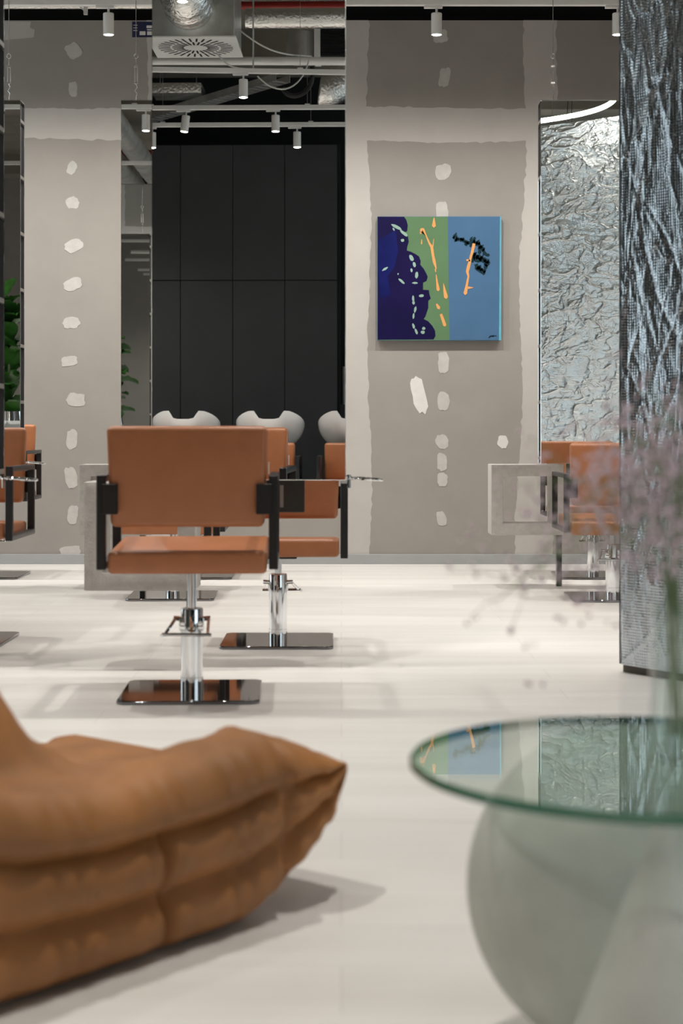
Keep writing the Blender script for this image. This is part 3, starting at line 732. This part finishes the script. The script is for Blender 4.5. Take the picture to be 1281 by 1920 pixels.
# curved neon tube behind the foil partition; unseen run towards the camera added as fill
npts = bez((1.15, 6.75, 3.09), (1.55, 6.75, 3.14), (2.05, 6.7, 3.2), (2.02, 6.5, 3.40), 20) + bez((2.02, 6.5, 3.40), (2.0, 6.3, 3.52), (1.3, 5.6, 3.55), (1.5, 4.4, 3.55), 12)[1:] + bez((1.5, 4.4, 3.55), (1.65, 3.4, 3.55), (.9, 2.4, 3.55), (1.5, 1.2, 3.55), 14)[1:]
nt_ = empty('neon_lamp', (1.6, 6.6, 3.09), 'glowing white curved neon tube reflected above the silver foil, with an added unseen run overhead', 'lamp')
MB().tube([p - Vector((1.6, 6.6, 3.09)) for p in npts], .017, 12).build('tube', NEON, nt_, smooth=True)
for dx in (.03, .06): MB().tube([(dx, .12, .03), (dx + .04, .1, ZT - 3.09)], .004, 6).build('wire', BLACK, nt_)

# ------------------------------------------------------------------ wash units (reflected)
def wash_unit(x, y, label):
    e = empty('wash_unit', (x, y, 0), label, 'wash basin', 'hair wash units')
    # bowl, notch turned to +Y
    n, k = 40, 9; vs = []; fs = []
    def rim(a):
        d = abs(((a - PI / 2 + PI) % (2 * PI)) - PI)
        notch = -.075 * math.exp(-(d / .40) ** 8)
        t = min(1, max(0, (d - .55) / 1.1)); t = t ** 1.3
        return 1.075 + notch - .13 * t
    for shell in (0, 1):
        for i in range(k):
            t = i / (k - 1)
            for j in range(n):
                a = 2 * PI * j / n
                rx, ry = .31 - .02 * shell, .27 - .02 * shell
                rr = .50 + .50 * math.sin(t * PI / 2) ** .7
                zb = .74 + .02 * shell
                vs.append((rx * rr * math.cos(a), ry * rr * math.sin(a), zb + (rim(a) - zb) * t))
    for shell in (0, 1):
        o = shell * n * k
        for i in range(k - 1):
            for j in range(n):
                j2 = (j + 1) % n; f = (o + i * n + j, o + i * n + j2, o + (i + 1) * n + j2, o + (i + 1) * n + j)
                fs.append(f if shell == 0 else f[::-1])
        b_ = tuple(o + j for j in range(n)); fs.append(b_[::-1] if shell == 0 else b_)
    for j in range(n):
        j2 = (j + 1) % n; fs.append(((k - 1) * n + j, (k - 1) * n + j2, n * k + (k - 1) * n + j2, n * k + (k - 1) * n + j))
    MB().add(vs, fs).build('bowl', CERAMIC, e, smooth=True, angle=60)
    MB().box(-.13, .13, -.16, .12, 0, .74).build('pedestal', BLACK, e, bevel=.01, seg=2)
    MB().box(-.24, .24, .30, .38, .46, .79).build('chair_back', LEATHER, e, bevel=.025, seg=3)
    MB().box(-.26, .26, .36, .86, .38, .46).build('chair_seat', LEATHER, e, bevel=.025, seg=3)
    for s_ in (-1, 1):
        MB().box(s_ * .28 - .02, s_ * .28 + .02, .30, .80, .38, .68).build('arm', BLACK, e, bevel=.01, seg=2)
    MB().box(-.2, .2, .2, .8, 0, .38).build('chair_base', BLACK, e, bevel=.01, seg=2)
    return e
for i, x in enumerate((-2.32, -1.57, -.81, -.07)):
    wash_unit(x, -2.55, ['leftmost white hair wash basin, seen at the mirror edge', 'white wash basin with neck notch showing left above the nearest chair',
                         'white wash basin with neck notch in the middle of the mirror', 'white wash basin with tan seat at the right mirror edge'][i])
# rolled towels on a rack beside the panels
rk = empty('towel_rack', (-.12, -3.62, 0), 'narrow dark rack with pale rolled towels beside the charcoal panels', 'rack')
MB().box(-.08, .25, -.2, .1, 0, 1.15).build('cabinet', BLACK, rk)
for k in range(3):
    MB().tube([(-.03 + k * .08, -.05, 1.15), (-.03 + k * .08, -.05, 1.52)], .032, 14).build('towel', PATCHW, rk, smooth=True)

# ------------------------------------------------------------------ plant reflected in the far left mirror
pl = empty('potted_plant', (-2.86, 4.6, 0), 'large leafy green plant in a pot on a white stand, reflected at left', 'plant')
MB().box(-.3, .3, -.3, .3, 0, .90).build('stand', WHITE, pl, bevel=.006, seg=2)
MB().lathe([(.001, .90), (.10, .90), (.15, .98), (.14, 1.06), (.12, 1.06)], 28).build('pot', CHROME, pl, smooth=True)
rr = random.Random(12); lm = None
for k in range(34):
    h = 1.0 + 1.02 * (k / 33); a = k * 2.4; tilt = rr.uniform(.2, 1.1)
    if lm is None:
        vs = []; fs = []; n = 8
        for i in range(n + 1):
            t = i / n; wd = .13 * math.sin(PI * min(1, t * .93 + .05)) ** .7
            for q in (-1, -.5, 0, .5, 1):
                vs.append((q * wd, t * .30 , .03 * abs(q) + .05 * math.sin(t * 3) + .008 * math.sin(t * 22) * abs(q)))
        for i in range(n):
            for q in range(4): fs.append((i * 5 + q, i * 5 + q + 1, (i + 1) * 5 + q + 1, (i + 1) * 5 + q))
        lm = MB().add(vs, fs).build('leaf', LEAF, pl, smooth=True, angle=80, clean=False); q_ = lm
    else:
        q_ = lm.copy(); COL.objects.link(q_); q_.parent = pl
    q_.location = (.03 * math.cos(a), .03 * math.sin(a), h); q_.rotation_euler = (tilt - .2, rr.uniform(-.4, .4), a); s_ = rr.uniform(.75, 1.15); q_.scale = (s_, s_, s_)
MB().tube([(0, 0, 1.0), (.02, .01, 1.5), (0, -.02, 2.02)], [.014, .011, .006], 8).build('trunk', STEM, pl, smooth=True)

# ------------------------------------------------------------------ sofa
SUEDE = mat('tan_suede', (0.30, 0.125, 0.036), 0.55, noise=0.25, nscale=5, bump=0.25, bscale=16)
def sofa():
    ex = Vector((.633, .774, 0)); nx = Vector((-.774, .633, 0)); O = Vector((-.16, 2.83, 0))
    zt_t = [(-.80, .30), (-.70, .36), (-.56, .35), (-.49, .3225), (-.33, .303), (-.1, .312), (.05, .328), (.10, .327), (.18, .302), (.25, .272), (.312, .243)]
    zm_t = [(-.80, .42), (-.74, .60), (-.6, .66), (-.44, .60), (-.35, .50), (-.28, .36), (-.205, .235), (-.15, .20), (.1, .195), (.2, .195), (.312, .20)]
    zb_t = [(-.80, .10), (-.74, .0), (-.0, .0), (.08, .027), (.152, .070), (.22, .130), (.312, .232)]
    us = [-.80, -.79, -.77] + [-.75 + .0125 * i for i in range(85)] + [.3095, .312]
    W = .92
    nside, ntop = 30, 34
    vs = []; m = 0
    for u in us:
        zt, zm, zb = lerp_tab(zt_t, u), lerp_tab(zm_t, u), lerp_tab(zb_t, u)
        nose = max(0.0, min(1.0, (.312 - u) / .09)) ** .5
        rear = max(0.0, min(1.0, (u + .80) / .06)) ** .5
        pf = nose * rear
        ring = []
        vg = math.exp(-((u + .20) / .010) ** 2) * .65
        vn = math.exp(-((u - .115 ) / .018) ** 2) * .8
        for i in range(nside):
            h = i / (nside - 1)
            z = zb + (zt - zb) * h
            seg = h * 3
            pu = abs(math.sin(PI * min(seg, 2.0))) ** .45 if seg < 2 else (min(1, (seg - 2) * 5) ** .5 if seg < 2.2 else 1)
            groove = vn if seg > .2 else 0
            if seg < 2: groove = max(groove, vg)
            bul = .042 * pu * (1 - groove) * pf
            v = .04 - bul
            if seg > 2:
                t = seg - 2; v = v + .10 * (1 - math.sqrt(max(0, 1 - t ** 2.2)))
            if seg < .35: v += .02 * (1 - seg / .35) ** 2
            wob = .004 * math.sin(u * 95 + 7 * math.floor(min(seg, 2.9)) + 2.2 * math.sin(u * 31)) * math.sin(PI * (seg % 1)) * pf
            ring.append((v + wob - .02 * 0, z))
        v0 = ring[-1][0]
        for i in range(1, ntop):
            t = i / ntop; v = v0 + (W - .12 - v0) * t
            s_ = min(1, max(0, (v - v0 - .02) / .22)); s_ = s_ * s_ * (3 - 2 * s_)
            rib = .010 * abs(math.sin(u * 30)) * s_ * pf if u < -.25 else 0
            zmv = lerp_tab(zm_t, u + .22 * max(0, v - .22)) if u < .1 else zm
            z = zt + (zmv - zt) * s_ + rib - .022 * math.exp(-((u - .13) / .016) ** 2) * pf
            z += .004 * math.sin(u * 40 + v * 25) * pf
            ring.append((v, max(z, min(zb, z) + .001)))
        zl = ring[-1][1]; zb2 = min(zb, zl - .006)
        for i in range(nside):
            h = 1 - i / (nside - 1)
            bul = .05 * math.sin(PI * h) * pf
            ring.append((W - .10 + bul, zb2 + (zl - zb2) * h))
        tops = ring[nside:nside + ntop - 1]
        for v, z in tops[::-1][::3]: ring.append((v, min(zb, z - .008)))
        m = len(ring)
        for v, z in ring:
            p = O + ex * u + nx * v; vs.append((p.x, p.y, z + .002))
    fs = []
    for i in range(len(us) - 1):
        for j in range(m):
            j2 = (j + 1) % m; fs.append((i * m + j, i * m + j2, (i + 1) * m + j2, (i + 1) * m + j))
    fs.append(tuple(range(m))[::-1]); fs.append(tuple((len(us) - 1) * m + j for j in range(m)))
    c = O - ex * .3 + nx * .45
    e = empty('lounge_chair', (c.x, c.y, 0), 'low quilted tan suede lounge chair without legs in the foreground', 'armchair')
    vs = [(a - c.x, b_ - c.y, z) for a, b_, z in vs]
    o = MB().add(vs, fs).build('upholstery', SUEDE, e, smooth=True, angle=70)
    # stitched seams lying in the grooves
    for lvl in (1 / 3, 2 / 3):
        pts = []
        for u in [-.74 + .02 * i for i in range(50)]:
            if u > .275: break
            zt, zb = lerp_tab(zt_t, u), lerp_tab(zb_t, u)
            p = O + ex * u + nx * .041; pts.append((p.x - c.x, p.y - c.y, zb + (zt - zb) * lvl + .002))
        MB().tube(pts, .003, 6).build('seam', SUEDE, e, smooth=True)
sofa()

# ------------------------------------------------------------------ glass table
TX, TY, TR, TZ1, TT = .40, 2.065, .312, .46, .013
tb_ = empty('glass_table', (TX, TY, 0), 'round glass coffee table on a concrete sphere and cone', 'table')
n = 96; vs = []; fs = []
prof = [(TR - .003, TZ1 - TT), (TR, TZ1 - TT + .003), (TR, TZ1 - .003), (TR - .003, TZ1)]
tp = MB().lathe(prof, n).build('glass_top', [GLASS, EDGE], tb_, smooth=True, angle=30)
for p in tp.data.polygons:
    if len(p.vertices) == 4: p.material_index = 1
sx, sy, R, top = .012, .215, .233, TZ1 - TT - .001
pr = []
for i in range(40):
    t = -PI / 2 + .06 + (PI - .06) * i / 39
    z = R + R * math.sin(t) - .0005
    if z > top: break
    pr.append((R * math.cos(t), max(z, .0005)))
zc_ = top - R; pr.append((math.sqrt(max(1e-6, R * R - zc_ * zc_)), top)); pr.append((0.0005, top))
MB().lathe(pr, 64).build('sphere_base', TABLECON, tb_, smooth=True, angle=50, loc=(sx, sy, 0))
MB().lathe([(.172, .0005), (.172, .004), (.004, top), (.0005, top)], 64).build('cone_base', TABLECON, tb_, smooth=True, angle=50, loc=(-.024, -.205, 0))

# vase with dried mauve flowers
VX, VY, VR, VH = .432, 2.06, .034, .20
va = tag(MB().lathe([(.0005, 0), (VR - .003, 0), (VR, .004), (VR, VH), (VR - .003, VH), (VR - .003, .016), (.0005, .012)], 40).build('glass_vase', VGLASS, smooth=True, angle=40, loc=(VX, VY, TZ1 + .001)),
         'clear cylindrical glass vase standing on the glass table', 'vase')
def sprig(seed, tip, droop, label, nf):
    r = random.Random(seed)
    base = Vector((VX + r.uniform(-.014, .014), VY + r.uniform(-.014, .014), TZ1 + .03))
    mouth = Vector((VX + (tip[0] - VX) * .06, VY + (tip[1] - VY) * .06, TZ1 + VH + .01))
    tip = Vector(tip)
    top = Vector(((mouth.x + tip.x) / 2, (mouth.y + tip.y) / 2, max(tip.z, mouth.z) + droop))
    main = bez(mouth, mouth + (mouth - base) * .6, top, tip, 12)
    e = empty('flower_sprig', base, label, 'flower', 'mauve dried flower sprigs in the vase')
    st = MB().tube([p - base for p in [base] + main], [.0016] + [.0016 - .0008 * i / 12 for i in range(13)], 5)
    fl = MB()
    ends = []
    for i in range(int(nf * .9)):
        k = r.choice(range(4, 13)); p = main[k]
        q = p + Vector((r.gauss(0, .045), r.gauss(0, .045), r.gauss(-.002, .040)))
        ends.append(q)
        if i % 3 == 0:
            st.tube([p - base, (p + q) / 2 + Vector((0, 0, .006)) - base, q - base], .0006, 4)
        for _ in range(3):
            c = q + Vector((r.gauss(0, .006), r.gauss(0, .006), r.gauss(0, .006))) - base; s_ = r.uniform(.0024, .0046)
            d = [Vector((s_, 0, 0)), Vector((0, s_, 0)), Vector((0, 0, s_))]
            fl.add([c + d[0], c + d[1], c - d[0], c - d[1], c + d[2], c - d[2]], [(0, 1, 4), (1, 2, 4), (2, 3, 4), (3, 0, 4), (1, 0, 5), (2, 1, 5), (3, 2, 5), (0, 3, 5)])
    st.build('stem', STEM, e, clean=False); b_ = fl.build('blossoms', FLOWER, e, clean=False); b_['kind'] = 'stuff'
tips = [((.20, 2.02, .67), .10, 'drooping mauve flower sprig hanging lowest at the left of the vase', 60), ((.245, 2.05, .715), .10, 'mauve flower sprig just above the lowest drooping one', 45),
        ((.33, 2.1, .80), .06, 'mauve flower sprig in the middle of the bouquet', 75), ((.37, 2.02, .86), .03, 'upright mauve flower sprig left of the vase mouth', 80),
        ((.43, 2.08, .90), .02, 'tallest mauve flower sprig straight above the vase', 85), ((.42, 1.98, .80), .03, 'mauve flower sprig leaning to the camera', 75),
        ((.47, 2.1, .83), .04, 'mauve flower sprig at the right picture border', 60), ((.36, 2.05, .75), .05, 'short mauve flower sprig close above the vase mouth', 60),
        ((.29, 2.0, .77), .08, 'mauve flower sprig arching out to the left', 45)]
for k, (t, d, lb, nf) in enumerate(tips): sprig(40 + k, t, d, lb, nf)
